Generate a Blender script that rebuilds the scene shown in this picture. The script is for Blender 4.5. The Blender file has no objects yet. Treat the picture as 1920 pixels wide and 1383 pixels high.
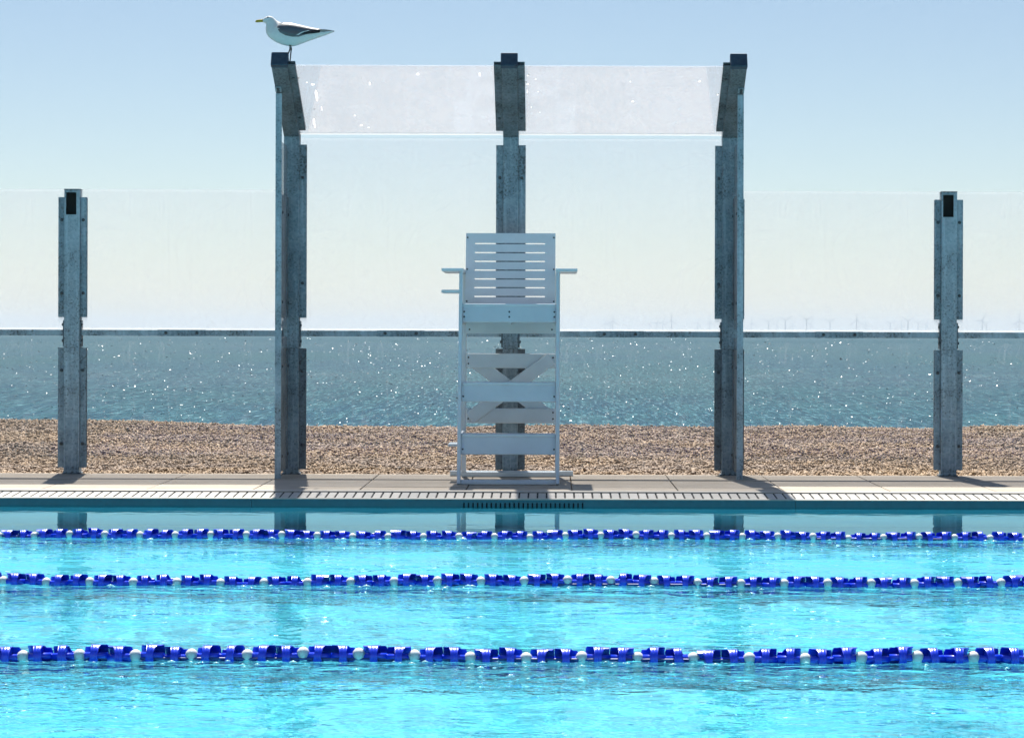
import bpy, bmesh, math, random
import numpy as np
from mathutils import Vector, Matrix

random.seed(7)
rng = np.random.default_rng(7)
S = bpy.context.scene
COL = S.collection
R = math.radians

# ------------------------------------------------------------------ camera
F, VX, VY = 4300.0, 1035.0, 625.0          # focal length in photo pixels, vanishing point of the deck joints
EYE = 1.13                                  # eye above the deck (deck = z 0)
cam_d = bpy.data.cameras.new('camera')
cam = bpy.data.objects.new('camera', cam_d); COL.objects.link(cam)
cam_d.sensor_fit = 'HORIZONTAL'; cam_d.sensor_width = 36.0
cam_d.lens = 36.0 * F / 1920.0
cam_d.shift_x = -(VX - 960.0) / 1920.0
cam_d.shift_y = -(691.5 - VY) / 1920.0
cam_d.clip_start = 0.1; cam_d.clip_end = 80000.0
cam.location = (0, 0, EYE)
cam.rotation_euler = (math.pi / 2, -R(0.17), 0)
S.camera = cam

# ------------------------------------------------------------------ sky, sun, exposure
SUNV = Vector((-0.067, 0.565, 1.0)).normalized()
EL = math.asin(SUNV.z); AZ = math.atan2(SUNV.x, SUNV.y)
w = bpy.data.worlds.new('World'); S.world = w; w.use_nodes = True
nt = w.node_tree; nt.nodes.clear()
sky = nt.nodes.new('ShaderNodeTexSky'); sky.sky_type = 'NISHITA'; sky.sun_disc = False
sky.sun_elevation = EL; sky.sun_rotation = AZ
sky.altitude = 0; sky.air_density = 0.9; sky.dust_density = 0.2; sky.ozone_density = 0.8
bg = nt.nodes.new('ShaderNodeBackground'); bg.inputs['Strength'].default_value = 0.057
wo = nt.nodes.new('ShaderNodeOutputWorld')
nt.links.new(sky.outputs[0], bg.inputs[0]); nt.links.new(bg.outputs[0], wo.inputs[0])
sun_d = bpy.data.lights.new('sun', 'SUN'); sun_d.energy = 5.0; sun_d.angle = R(0.55)
sun_d.color = (1.0, 0.965, 0.905)
sun = bpy.data.objects.new('sun', sun_d); COL.objects.link(sun)
sun.location = (-3, 30, 50)
sun.rotation_euler = SUNV.to_track_quat('Z', 'Y').to_euler()
sun_d.cycles.is_caustics_light = True
S.view_settings.view_transform = 'Standard'; S.view_settings.look = 'None'
S.view_settings.gamma = 1.0; S.view_settings.use_curve_mapping = False
S.view_settings.exposure = 0.83
S.render.engine = 'CYCLES'
cy = S.cycles
cy.use_denoising = True; cy.denoiser = 'OPENIMAGEDENOISE'
cy.max_bounces = 8; cy.transparent_max_bounces = 20; cy.diffuse_bounces = 2
cy.glossy_bounces = 3; cy.transmission_bounces = 6; cy.volume_bounces = 1
cy.caustics_reflective = False; cy.caustics_refractive = True
cy.sample_clamp_indirect = 6.0
cy.use_adaptive_sampling = True; cy.adaptive_threshold = 0.02; cy.adaptive_min_samples = 16

# ------------------------------------------------------------------ helpers
def deckY(py):  return F * EYE / (py - VY)                 # photo row on the deck -> distance
def px2(px, py, Y):                                       # photo pixel at a distance -> point
    s = F / Y
    return Vector(((px - VX) / s, Y, EYE - (py - VY) / s))

def new_mat(name):
    m = bpy.data.materials.new(name); m.use_nodes = True
    t = m.node_tree; t.nodes.clear()
    o = t.nodes.new('ShaderNodeOutputMaterial')
    return m, t, o
def N(t, kind, **kw):
    n = t.nodes.new(kind)
    for k, v in kw.items():
        if k in n.inputs: n.inputs[k].default_value = v
        else: setattr(n, k, v)
    return n
def L(t, a, b): t.links.new(a, b)
def coords(t, scale=(1, 1, 1), obj=True):
    tc = N(t, 'ShaderNodeTexCoord'); mp = N(t, 'ShaderNodeMapping')
    mp.inputs['Scale'].default_value = scale
    L(t, tc.outputs['Object' if obj else 'Generated'], mp.inputs['Vector'])
    return mp.outputs[0]
def noise(t, vec, scale, detail=4, rough=0.6):
    n = N(t, 'ShaderNodeTexNoise', Scale=scale, Detail=detail, Roughness=rough)
    L(t, vec, n.inputs['Vector']); return n.outputs['Fac']
def ramp(t, fac, stops):
    r = N(t, 'ShaderNodeValToRGB'); e = r.color_ramp.elements
    while len(e) > len(stops): e.remove(e[-1])
    while len(e) < len(stops): e.new(0.5)
    for i, (p, c) in enumerate(stops):
        e[i].position = p; e[i].color = (c[0], c[1], c[2], 1) if not isinstance(c, (int, float)) else (c, c, c, 1)
    L(t, fac, r.inputs[0]); return r.outputs[0]
def mix(t, fac, a, b, mode='MIX'):
    m = N(t, 'ShaderNodeMix', data_type='RGBA', blend_type=mode)
    for sock, v in ((m.inputs[0], fac), (m.inputs[6], a), (m.inputs[7], b)):
        if hasattr(v, 'links'): L(t, v, sock)
        elif isinstance(v, (int, float)): sock.default_value = v
        else: sock.default_value = (v[0], v[1], v[2], 1)
    return m.outputs[2]
def math_(t, op, a, b=None, clamp=False):
    m = N(t, 'ShaderNodeMath', operation=op); m.use_clamp = clamp
    for i, v in enumerate((a, b)):
        if v is None: continue
        if hasattr(v, 'links'): L(t, v, m.inputs[i])
        else: m.inputs[i].default_value = v
    return m.outputs[0]
def bump(t, h, strength=0.3, dist=0.01):
    b = N(t, 'ShaderNodeBump', Strength=strength, Distance=dist); L(t, h, b.inputs['Height']); return b.outputs[0]
def principled(t, o, **kw):
    p = N(t, 'ShaderNodeBsdfPrincipled'); L(t, p.outputs[0], o.inputs['Surface'])
    for k, v in kw.items():
        s = p.inputs[k]
        if hasattr(v, 'links'): L(t, v, s)
        elif isinstance(v, (tuple, list)) and len(v) == 3: s.default_value = (*v, 1)
        else: s.default_value = v
    return p

def box(bm, x0, x1, y0, y1, z0, z1, bev=0.0):
    r = bmesh.ops.create_cube(bm, size=1.0)
    vs = r['verts']
    for v in vs:
        v.co = Vector((x0 + (v.co.x + .5) * (x1 - x0), y0 + (v.co.y + .5) * (y1 - y0), z0 + (v.co.z + .5) * (z1 - z0)))
    if bev > 0:
        es = list({e for v in vs for e in v.link_edges})
        bmesh.ops.bevel(bm, geom=es, offset=bev, segments=1, affect='EDGES', profile=0.5)
def prism(bm, a, b, wx, wy, up=Vector((0, 0, 1)), bev=0.0):
    """bar from a to b; wx along the side axis, wy along the other"""
    a, b = Vector(a), Vector(b); d = (b - a).normalized()
    sx = d.cross(up)
    if sx.length < 1e-4: sx = d.cross(Vector((1, 0, 0)))
    sx.normalize(); sy = sx.cross(d).normalized()
    vs = []
    for p in (a, b):
        for i, j in ((-1, -1), (1, -1), (1, 1), (-1, 1)):
            vs.append(bm.verts.new(p + sx * (i * wx / 2) + sy * (j * wy / 2)))
    fs = [(0, 1, 2, 3), (7, 6, 5, 4), (0, 4, 5, 1), (1, 5, 6, 2), (2, 6, 7, 3), (3, 7, 4, 0)]
    fc = [bm.faces.new([vs[i] for i in f]) for f in fs]
    bmesh.ops.recalc_face_normals(bm, faces=fc)
    if bev > 0:
        bmesh.ops.bevel(bm, geom=list({e for v in vs for e in v.link_edges}), offset=bev, segments=1, affect='EDGES', profile=0.5)
def cyl(bm, a, b, r0, r1=None, n=12):
    r1 = r0 if r1 is None else r1
    a, b = Vector(a), Vector(b); d = (b - a).normalized()
    sx = d.orthogonal().normalized(); sy = d.cross(sx)
    A, B = [], []
    for i in range(n):
        q = 2 * math.pi * i / n; o = sx * math.cos(q) + sy * math.sin(q)
        A.append(bm.verts.new(a + o * r0)); B.append(bm.verts.new(b + o * r1))
    fs = [bm.faces.new((A[i], A[(i + 1) % n], B[(i + 1) % n], B[i])) for i in range(n)]
    fs.append(bm.faces.new(A[::-1])); fs.append(bm.faces.new(B))
    bmesh.ops.recalc_face_normals(bm, faces=fs)
def dome(bm, c, axis, r, h, n=10):
    """bolt head: low dome on a flange"""
    c = Vector(c); d = Vector(axis).normalized(); sx = d.orthogonal().normalized(); sy = d.cross(sx)
    rings = []
    for rr, hh in ((r, 0), (r, h * .35), (r * .75, h * .8), (r * .3, h)):
        rings.append([bm.verts.new(c + d * hh + (sx * math.cos(2 * math.pi * i / n) + sy * math.sin(2 * math.pi * i / n)) * rr) for i in range(n)])
    fs = []
    for A, B in zip(rings, rings[1:]):
        fs += [bm.faces.new((A[i], A[(i + 1) % n], B[(i + 1) % n], B[i])) for i in range(n)]
    fs.append(bm.faces.new(rings[-1]))
    bmesh.ops.recalc_face_normals(bm, faces=fs)
def to_mesh(bm, name, off=(0, 0, 0), smooth=False):
    off = Vector(off)
    for v in bm.verts: v.co -= off
    me = bpy.data.meshes.new(name); bm.to_mesh(me); bm.free()
    if smooth: me.polygons.foreach_set('use_smooth', [True] * len(me.polygons))
    return me
def link(name, me, mat=None, parent=None, loc=(0, 0, 0)):
    o = bpy.data.objects.new(name, me); COL.objects.link(o)
    if mat is not None and me is not None and len(me.materials) == 0: me.materials.append(mat)
    o.location = loc
    if parent is not None: o.parent = parent
    return o
def tag(o, label=None, cat=None, group=None, kind=None):
    if label: o['label'] = label
    if cat: o['category'] = cat
    if group: o['group'] = group
    if kind: o['kind'] = kind
    return o
def root(name, loc, label, cat, group=None):
    o = bpy.data.objects.new(name, None); COL.objects.link(o); o.location = loc
    o.empty_display_size = 0.1
    return tag(o, label, cat, group)
class Part:
    """with Part('name', mat, root) as bm: build in world coordinates; becomes one child mesh"""
    def __init__(s, name, mat, parent, origin=None, smooth=False):
        s.n, s.m, s.p, s.sm = name, mat, parent, smooth
        s.org = origin
    def __enter__(s):
        s.bm = bmesh.new(); return s.bm
    def __exit__(s, *a):
        base = Vector((0, 0, 0)); p = s.p
        while p is not None: base += Vector(p.location); p = p.parent
        org = Vector(s.org) if s.org is not None else base
        me = to_mesh(s.bm, s.n, org, s.sm)
        s.obj = link(s.n, me, s.m, s.p, org - base)
def struct(name, bm, mat, origin=(0, 0, 0), smooth=False, kind='structure'):
    o = link(name, to_mesh(bm, name, origin, smooth), mat, None, origin)
    o['kind'] = kind; return o

# ------------------------------------------------------------------ materials
def m_steel(name, c0, c1, dark, streak=0.5):
    m, t, o = new_mat(name)
    v = coords(t)
    geo = N(t, 'ShaderNodeNewGeometry'); sep = N(t, 'ShaderNodeSeparateXYZ'); L(t, geo.outputs['Position'], sep.inputs[0])
    vor = N(t, 'ShaderNodeTexVoronoi', Scale=55.0); L(t, v, vor.inputs['Vector'])
    sp = ramp(t, vor.outputs['Color'], [(0.2, c0), (0.8, c1)])
    big = noise(t, v, 3.5, 5, .65)
    c = mix(t, ramp(t, big, [(0.35, 0.0), (0.7, 0.75)]), sp, tuple(x * 0.72 for x in c0))
    vs = coords(t, (38, 38, 1.6)); st = noise(t, vs, 1.0, 3, .6)
    c = mix(t, ramp(t, st, [(0.5, 0.0), (0.75, streak)]), c, tuple(min(1, x * 1.45) for x in c1))
    fine = noise(t, v, 60, 4, .75)
    c = mix(t, ramp(t, math_(t, 'MULTIPLY', fine, math_(t, 'ADD', big, 0.42)), [(0.49, 0.0), (0.62, 0.85)]), c, dark)
    principled(t, o, **{'Base Color': c, 'Metallic': 0.35, 'Roughness': ramp(t, big, [(0.3, 0.42), (0.7, 0.68)]),
               'Normal': bump(t, fine, 0.25, 0.002)})
    return m
STEEL = m_steel('galvanised_steel', (0.21, 0.29, 0.34), (0.31, 0.40, 0.46), (0.05, 0.05, 0.045))
STEEL_D = m_steel('weathered_galvanised_steel', (0.13, 0.17, 0.20), (0.20, 0.25, 0.28), (0.04, 0.04, 0.035), 0.2)
STEEL_L = m_steel('bright_galvanised_steel', (0.30, 0.40, 0.46), (0.40, 0.50, 0.56), (0.07, 0.07, 0.06), 0.4)

def m_cap():
    m, t, o = new_mat('navy_cap_plastic')
    v = coords(t); n = noise(t, v, 30, 4, .7)
    principled(t, o, **{'Base Color': ramp(t, n, [(0.3, (0.022, 0.045, 0.075)), (0.75, (0.05, 0.085, 0.12))]), 'Roughness': 0.5})
    return m
CAP = m_cap()
def m_bolt():
    m, t, o = new_mat('bolt_steel')
    v = coords(t); n = noise(t, v, 120, 2)
    principled(t, o, **{'Base Color': ramp(t, n, [(0.3, (0.04, 0.05, 0.055)), (0.7, (0.12, 0.14, 0.15))]), 'Metallic': 0.5, 'Roughness': 0.5})
    return m
BOLT = m_bolt()

def m_pane(name, base, smear, kindv=0):
    """worn acrylic: clear sheet with a film of salt, smears and scratches that scatters the light passing through"""
    m, t, o = new_mat(name)
    v = coords(t)
    tr = N(t, 'ShaderNodeBsdfTransparent'); tr.inputs[0].default_value = (0.962, 0.960, 0.962, 1)
    tl = N(t, 'ShaderNodeBsdfTranslucent'); tl.inputs[0].default_value = (0.89, 0.925, 0.985, 1)
    df = N(t, 'ShaderNodeBsdfDiffuse'); df.inputs[0].default_value = (0.85, 0.86, 0.86, 1)
    sc = N(t, 'ShaderNodeMixShader'); sc.inputs[0].default_value = 0.18
    L(t, tl.outputs[0], sc.inputs[1]); L(t, df.outputs[0], sc.inputs[2])
    big = noise(t, coords(t, (1.0, 1.0, 1.7)), 1.3, 4, .6)
    scr = N(t, 'ShaderNodeTexNoise', Scale=1.6, Detail=2.0, Roughness=0.55, Distortion=1.6); L(t, v, scr.inputs['Vector'])
    lines = ramp(t, math_(t, 'ABSOLUTE', math_(t, 'SUBTRACT', scr.outputs['Fac'], 0.5)), [(0.0, 1.0), (0.006, 0.0)])
    run = noise(t, coords(t, (24, 24, 0.5)), 1.0, 1, .5)
    runs = ramp(t, run, [(0.66, 0.0), (0.70, 1.0), (0.72, 0.0)])
    f = math_(t, 'ADD', base, math_(t, 'MULTIPLY', math_(t, 'SUBTRACT', big, 0.5), smear))
    f = math_(t, 'ADD', f, math_(t, 'MULTIPLY', lines, 0.05))
    f = math_(t, 'ADD', f, math_(t, 'MULTIPLY', runs, 0.035))
    if kindv == 1:      # lower panes: a dried tide film in the upper part with a wavy lower margin
        sep = N(t, 'ShaderNodeSeparateXYZ'); L(t, v, sep.inputs[0])
        wob = noise(t, coords(t, (0.9, 1.0, 0.25)), 1.0, 2, .5)
        h = math_(t, 'ADD', sep.outputs[2], math_(t, 'MULTIPLY', math_(t, 'SUBTRACT', wob, 0.5), 0.9))
        film = ramp(t, h, [(0.58, 0.0), (0.66, 0.55), (0.685, 0.6), (0.69, 1.0), (0.70, 0.6), (0.715, 0.95), (0.73, 0.55), (0.82, 0.35), (1.0, 0.6)])
        f = math_(t, 'ADD', f, math_(t, 'MULTIPLY', film, 0.026))
    f = math_(t, 'MAXIMUM', f, 0.006, True)
    mx = N(t, 'ShaderNodeMixShader'); L(t, f, mx.inputs[0])
    L(t, tr.outputs[0], mx.inputs[1]); L(t, sc.outputs[0], mx.inputs[2])
    gl = N(t, 'ShaderNodeBsdfGlossy', Roughness=0.05)
    fr = N(t, 'ShaderNodeFresnel', IOR=1.35)
    mg = N(t, 'ShaderNodeMixShader'); L(t, math_(t, 'MULTIPLY', fr.outputs[0], 0.5), mg.inputs[0])
    L(t, mx.outputs[0], mg.inputs[1]); L(t, gl.outputs[0], mg.inputs[2])
    L(t, mg.outputs[0], o.inputs['Surface'])
    return m
PANE_U = m_pane('salt_hazed_acrylic', 0.125, 0.11)
PANE_L = m_pane('tide_marked_acrylic', 0.010, 0.02, 1)
PANE_C = m_pane('frosted_canopy_acrylic', 0.26, 0.14)
def m_edge():
    m, t, o = new_mat('lit_edge_white')  # pale translucent strip standing in for light gathered in the pane edges
    tl = N(t, 'ShaderNodeBsdfTranslucent'); tl.inputs[0].default_value = (0.98, 0.98, 0.97, 1)
    df = N(t, 'ShaderNodeBsdfDiffuse'); df.inputs[0].default_value = (0.85, 0.84, 0.80, 1)
    n = noise(t, coords(t), 9, 3)
    mx = N(t, 'ShaderNodeMixShader'); L(t, ramp(t, n, [(0.3, 0.08), (0.7, 0.2)]), mx.inputs[0])
    L(t, tl.outputs[0], mx.inputs[1]); L(t, df.outputs[0], mx.inputs[2])
    tp = N(t, 'ShaderNodeBsdfTransparent'); m2 = N(t, 'ShaderNodeMixShader'); m2.inputs[0].default_value = 0.5
    L(t, tp.outputs[0], m2.inputs[1]); L(t, mx.outputs[0], m2.inputs[2]); L(t, m2.outputs[0], o.inputs['Surface'])
    return m
EDGE = m_edge()

def m_paint(name, c, rough=0.45, var=0.12, chips=True):
    m, t, o = new_mat(name)
    v = coords(t); a = noise(t, v, 6, 5, .6); b = noise(t, v, 70, 3, .7)
    col = mix(t, ramp(t, a, [(0.35, 0.0), (0.7, 1.0)]), c, tuple(x * (1 - var) for x in c))
    if chips:
        col = mix(t, ramp(t, b, [(0.735, 0.0), (0.76, 0.6)]), col, (0.16, 0.15, 0.13))
    principled(t, o, **{'Base Color': col, 'Roughness': rough, 'Normal': bump(t, noise(t, coords(t, (4, 4, 60)), 6, 3), 0.06, 0.003)})
    return m
CHAIR = m_paint('white_gloss_paint', (0.72, 0.795, 0.835), 0.4, 0.08)
def m_concrete():
    m, t, o = new_mat('pale_concrete_slab')
    v = coords(t); oi = N(t, 'ShaderNodeObjectInfo')
    a = noise(t, v, 2.4, 6, .65); b = noise(t, v, 130, 3, .7); g = noise(t, coords(t, (1.2, 30, 1)), 4, 4, .6)
    c = ramp(t, a, [(0.25, (0.355, 0.30, 0.232)), (0.75, (0.50, 0.43, 0.34))])
    c = mix(t, ramp(t, g, [(0.45, 0.0), (0.75, 0.45)]), c, (0.30, 0.275, 0.25))
    c = mix(t, ramp(t, b, [(0.55, 0.0), (0.75, 0.5)]), c, (0.24, 0.22, 0.20))
    c = mix(t, math_(t, 'MULTIPLY', oi.outputs['Random'], 0.35), c, (0.34, 0.31, 0.275))
    principled(t, o, **{'Base Color': c, 'Roughness': 0.85, 'Normal': bump(t, b, 0.3, 0.003)})
    return m
CONC = m_concrete()
def m_plastic_white():
    m, t, o = new_mat('white_grating_plastic')
    v = coords(t); oi = N(t, 'ShaderNodeObjectInfo'); a = noise(t, v, 14, 4)
    c = ramp(t, a, [(0.3, (0.40, 0.375, 0.33)), (0.7, (0.52, 0.49, 0.44))])
    c = mix(t, ramp(t, oi.outputs['Random'], [(0.55, 0.0), (1.0, 0.6)]), c, (0.31, 0.30, 0.275))
    principled(t, o, **{'Base Color': c, 'Roughness': 0.5}); return m
GRATE = m_plastic_white()
def m_flat(name, c, rough=0.6, var=0.15, sc=8):
    m, t, o = new_mat(name); n = noise(t, coords(t), sc, 4)
    principled(t, o, **{'Base Color': ramp(t, n, [(0.3, tuple(x * (1 - var) for x in c)), (0.7, c)]), 'Roughness': rough}); return m
TRIM = m_flat('pale_stone_trim', (0.50, 0.465, 0.40), 0.6)
JOINT_SHADE = m_flat('dark_joints_and_shade', (0.02, 0.022, 0.022), 0.9)  # near-black for joints, gutter and the shade put into slots and hollows
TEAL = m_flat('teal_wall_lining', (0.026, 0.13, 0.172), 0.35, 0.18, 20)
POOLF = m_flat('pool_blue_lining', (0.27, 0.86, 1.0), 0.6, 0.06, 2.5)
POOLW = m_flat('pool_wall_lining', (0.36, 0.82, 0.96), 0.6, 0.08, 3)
LINE = m_flat('black_lane_tile', (0.03, 0.04, 0.05), 0.5, 0.2, 12)

def m_water():
    m, t, o = new_mat('pool_water')
    g = N(t, 'ShaderNodeBsdfGlass', IOR=1.333, Roughness=0.0); g.inputs[0].default_value = (0.62, 0.955, 1.0, 1)
    tc = N(t, 'ShaderNodeTexCoord'); sep = N(t, 'ShaderNodeSeparateXYZ'); L(t, tc.outputs['Object'], sep.inputs[0])
    lane = N(t, 'ShaderNodeAttribute', attribute_name='chop').outputs['Fac']
    a = noise(t, coords(t, (5, 9, 1)), 1.0, 2, .5); b = noise(t, coords(t, (15, 27, 1)), 1.0, 2, .6)
    gust = ramp(t, noise(t, coords(t, (1.1, 1.6, 1)), 1.0, 2, .5), [(0.35, 0.25), (0.65, 1.1)])
    h = math_(t, 'ADD', math_(t, 'MULTIPLY', a, 0.040), math_(t, 'MULTIPLY', b, 0.011))
    h = math_(t, 'MULTIPLY', math_(t, 'MULTIPLY', h, gust), lane)
    L(t, bump(t, h, 1.0, 1.0), g.inputs['Normal'])
    L(t, g.outputs[0], o.inputs['Surface']); return m
WATER = m_water()
def m_glint_dome():
    m, t, o = new_mat('glint_dome_water'); n = noise(t, coords(t), 20, 2)  # water of the domes added for sun glints by the ropes
    principled(t, o, **{'Base Color': ramp(t, n, [(0.3, (0.45, 0.93, 0.98)), (0.7, (0.6, 0.97, 1.0))]), 'Roughness': 0.16, 'IOR': 1.333, 'Transmission Weight': 0.6}); return m
GLINT_DOME = m_glint_dome()
def m_sea():
    m, t, o = new_mat('sea_water')
    n1 = noise(t, coords(t, (4.0, 0.32, 1)), 1.0, 3, .7)
    n2 = noise(t, coords(t, (0.02, 0.006, 1)), 1.0, 4, .6)
    n3 = noise(t, coords(t, (0.9, 0.05, 1)), 1.0, 4, .7)
    c = ramp(t, n2, [(0.40, (0.006, 0.050, 0.082)), (0.60, (0.009, 0.062, 0.074))])
    c = mix(t, ramp(t, n3, [(0.44, 0.0), (0.58, 0.7)]), c, (0.03, 0.11, 0.125))
    c = mix(t, ramp(t, n1, [(0.40, 0.8), (0.50, 0.0)]), c, (0.008, 0.038, 0.056))
    c = mix(t, ramp(t, n1, [(0.54, 0.0), (0.66, 0.9)]), c, (0.12, 0.25, 0.28))  # pale and dark specks put wave light and shade into the colour
    h = math_(t, 'ADD', math_(t, 'MULTIPLY', n1, 0.4), math_(t, 'MULTIPLY', n3, 0.6))
    principled(t, o, **{'Base Color': c, 'Roughness': 0.4, 'IOR': 1.33, 'Specular IOR Level': 0.05, 'Normal': bump(t, h, 0.6, 0.5)})
    return m
SEA = m_sea()
def m_glint():
    m, t, o = new_mat('sea_glint_water')  # water of the ridges added for sun glints
    n = noise(t, coords(t), 3, 2)
    principled(t, o, **{'Base Color': ramp(t, n, [(0.3, (0.03, 0.085, 0.11)), (0.7, (0.045, 0.12, 0.135))]), 'Roughness': 0.3, 'IOR': 1.33}); return m
GLINT = m_glint()
def m_blue():
    m, t, o = new_mat('blue_float_plastic')
    n = noise(t, coords(t), 30, 3)
    principled(t, o, **{'Base Color': ramp(t, n, [(0.3, (0.001, 0.04, 0.78)), (0.7, (0.002, 0.06, 0.92))]), 'Roughness': 0.34, 'Specular IOR Level': 0.75, 'Coat Weight': 0.3, 'Coat Roughness': 0.2}); return m
BLUE = m_blue()
WHITEP = m_flat('white_ball_plastic', (0.80, 0.81, 0.82), 0.35, 0.05)
CABLE = m_flat('lane_cable', (0.05, 0.10, 0.35), 0.5)
def m_pebble():
    m, t, o = new_mat('shingle')
    at = N(t, 'ShaderNodeAttribute', attribute_name='tone')
    v = coords(t); n = noise(t, v, 45, 3, .6)
    c = ramp(t, at.outputs['Fac'], [(0.0, (0.07, 0.047, 0.027)), (0.3, (0.22, 0.142, 0.076)), (0.6, (0.33, 0.217, 0.117)), (0.85, (0.42, 0.284, 0.16)), (1.0, (0.55, 0.43, 0.29))])
    c = mix(t, ramp(t, noise(t, coords(t, (.5, .8, 1)), 1.0, 3), [(0.42, 0.0), (0.62, 0.55)]), c, (0.27, 0.21, 0.18))
    c = mix(t, ramp(t, n, [(0.45, 0.0), (0.8, 0.4)]), c, (0.16, 0.13, 0.11))
    principled(t, o, **{'Base Color': c, 'Roughness': 0.7}); return m
PEB = m_pebble()
def m_beach():
    m, t, o = new_mat('shingle_bed')
    v = coords(t)
    vo = N(t, 'ShaderNodeTexVoronoi', Scale=17.0); L(t, v, vo.inputs['Vector'])
    c = ramp(t, vo.outputs['Color'], [(0.1, (0.07, 0.05, 0.034)), (0.5, (0.15, 0.105, 0.07)), (0.9, (0.23, 0.165, 0.11))])
    c = mix(t, ramp(t, vo.outputs['Distance'], [(0.3, 0.0), (0.7, 0.8)]), c, (0.06, 0.05, 0.04))
    principled(t, o, **{'Base Color': c, 'Roughness': 0.9, 'Normal': bump(t, math_(t, 'SUBTRACT', 1.0, vo.outputs['Distance']), 0.9, 0.03)}); return m
BEACH = m_beach()
TURB = m_flat('pale_turbine_paint', (0.26, 0.29, 0.31), 0.5, 0.03)

# ------------------------------------------------------------------ sea and beach
SEAZ = -3.0
bm = bmesh.new()
ys = [32, 60, 120, 250, 500, 1000, 2000, 4000, 8000, 14000, 24000]
prev = None
for y in ys:
    row = [bm.verts.new((x * max(1, y * 0.9), y, SEAZ)) for x in (-1.0, -0.3, 0.3, 1.0)] if y > 120 else \
          [bm.verts.new((x, y, SEAZ)) for x in (-110, -35, 35, 110)]
    if prev:
        for i in range(3): bm.faces.new((prev[i], prev[i + 1], row[i + 1], row[i]))
    prev = row
struct('sea', bm, SEA)

CX = [-9, -6.6, -5.0, -3.4, -1.0, 0.2, 1.7, 3.0, 4.5, 5.2, 7, 9]
CZ = [.05, .07, .06, 0, -.005, .025, 0, .02, -.012, .025, .03, .0]
YC = 27.6
def beach_z(x, y):
    cz = np.interp(x, CX, CZ)
    t = np.clip((y - 18.4) / (YC - 18.4), 0, 1)
    z = -0.035 + (cz + 0.035) * t ** 1.5
    z = z + 0.025 * np.sin(x * 1.7 + 0.6 * y) * np.sin(y * 1.3 + 0.4) * np.clip(t * 3, 0, 1) * (1 - t) 
    return np.where(y > YC, cz - np.minimum((y - YC) * 0.19 + 0.02, 3.7), z)
gx = np.concatenate([np.arange(-90, -10, 8), np.arange(-10, 10, .25), np.arange(10, 91, 8)])
gy = np.concatenate([np.arange(18.40, YC, .23), [YC], np.arange(YC + .3, 48, 1.0), [48, 70]])
X, Y = np.meshgrid(gx, gy); Z = beach_z(X, Y)
def grid_mesh(name, X, Y, Z):
    ny, nx = X.shape
    v = np.stack([X, Y, Z], -1).reshape(-1, 3)
    i = np.arange(ny * nx).reshape(ny, nx)
    f = np.stack([i[:-1, :-1], i[:-1, 1:], i[1:, 1:], i[1:, :-1]], -1).reshape(-1, 4)
    me = bpy.data.meshes.new(name)
    me.vertices.add(len(v)); me.vertices.foreach_set('co', v.astype(np.float32).ravel())
    me.loops.add(f.size); me.loops.foreach_set('vertex_index', f.astype(np.int32).ravel())
    me.polygons.add(len(f)); me.polygons.foreach_set('loop_start', np.arange(0, f.size, 4, dtype=np.int32))
    me.polygons.foreach_set('use_smooth', np.ones(len(f), dtype=bool))
    me.update(calc_edges=True); me.validate()
    return me
tag(link('beach', grid_mesh('beach', X, Y, Z), BEACH), kind='structure')

# pebbles: one mass of real stones
cv = np.array([(1, 0, 0), (-1, 0, 0), (0, 1, 0), (0, -1, 0), (0, 0, 1), (0, 0, -1)], float)
cf = np.array([(0, 2, 4), (2, 1, 4), (1, 3, 4), (3, 0, 4), (2, 0, 5), (1, 2, 5), (3, 1, 5), (0, 3, 5)])
NP = 235000
u = rng.random(NP)
py_ = 18.44 + (28.0 - 18.44) * u ** 1.25
sx_ = F / py_
px_ = (-VX / sx_ - 1.6) + rng.random(NP) * (1920 / sx_ + 3.2)
size = 0.0112 * np.exp(np.clip(rng.normal(0, .30, NP), -.8, .7))
sc = np.stack([size * rng.uniform(1.0, 1.9, NP), size * rng.uniform(.8, 1.3, NP), size * rng.uniform(.5, .85, NP)], -1)
q = rng.normal(size=(NP, 4)); q[:, 1:3] *= .4; q /= np.linalg.norm(q, axis=1)[:, None]
w_, a_, b_, c_ = q.T
RM = np.stack([np.stack([1 - 2 * (b_ * b_ + c_ * c_), 2 * (a_ * b_ - c_ * w_), 2 * (a_ * c_ + b_ * w_)], -1),
               np.stack([2 * (a_ * b_ + c_ * w_), 1 - 2 * (a_ * a_ + c_ * c_), 2 * (b_ * c_ - a_ * w_)], -1),
               np.stack([2 * (a_ * c_ - b_ * w_), 2 * (b_ * c_ + a_ * w_), 1 - 2 * (a_ * a_ + b_ * b_)], -1)], 1)
loc = cv[None] * sc[:, None] * rng.uniform(.75, 1.25, (NP, 6, 1))
vv = np.einsum('nij,nkj->nki', RM, loc)
zb = beach_z(px_, py_) + size * rng.uniform(0.0, .8, NP) + np.clip((27.3 - py_) * 3, 0, 1) * .016 * np.sin(px_ * 16 + 3 * np.sin(py_ * 9 + px_)) * np.sin(py_ * 12 + 2 * np.sin(px_ * 5))
vv += np.stack([px_, py_, zb], -1)[:, None]
ff = (cf[None] + (np.arange(NP) * 6)[:, None, None]).reshape(-1, 3)
me = bpy.data.meshes.new('pebbles')
me.vertices.add(NP * 6); me.vertices.foreach_set('co', vv.astype(np.float32).ravel())
me.loops.add(ff.size); me.loops.foreach_set('vertex_index', ff.astype(np.int32).ravel())
me.polygons.add(len(ff)); me.polygons.foreach_set('loop_start', np.arange(0, ff.size, 3, dtype=np.int32))
me.polygons.foreach_set('use_smooth', np.ones(len(ff), dtype=bool))
me.update(calc_edges=True)
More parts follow.
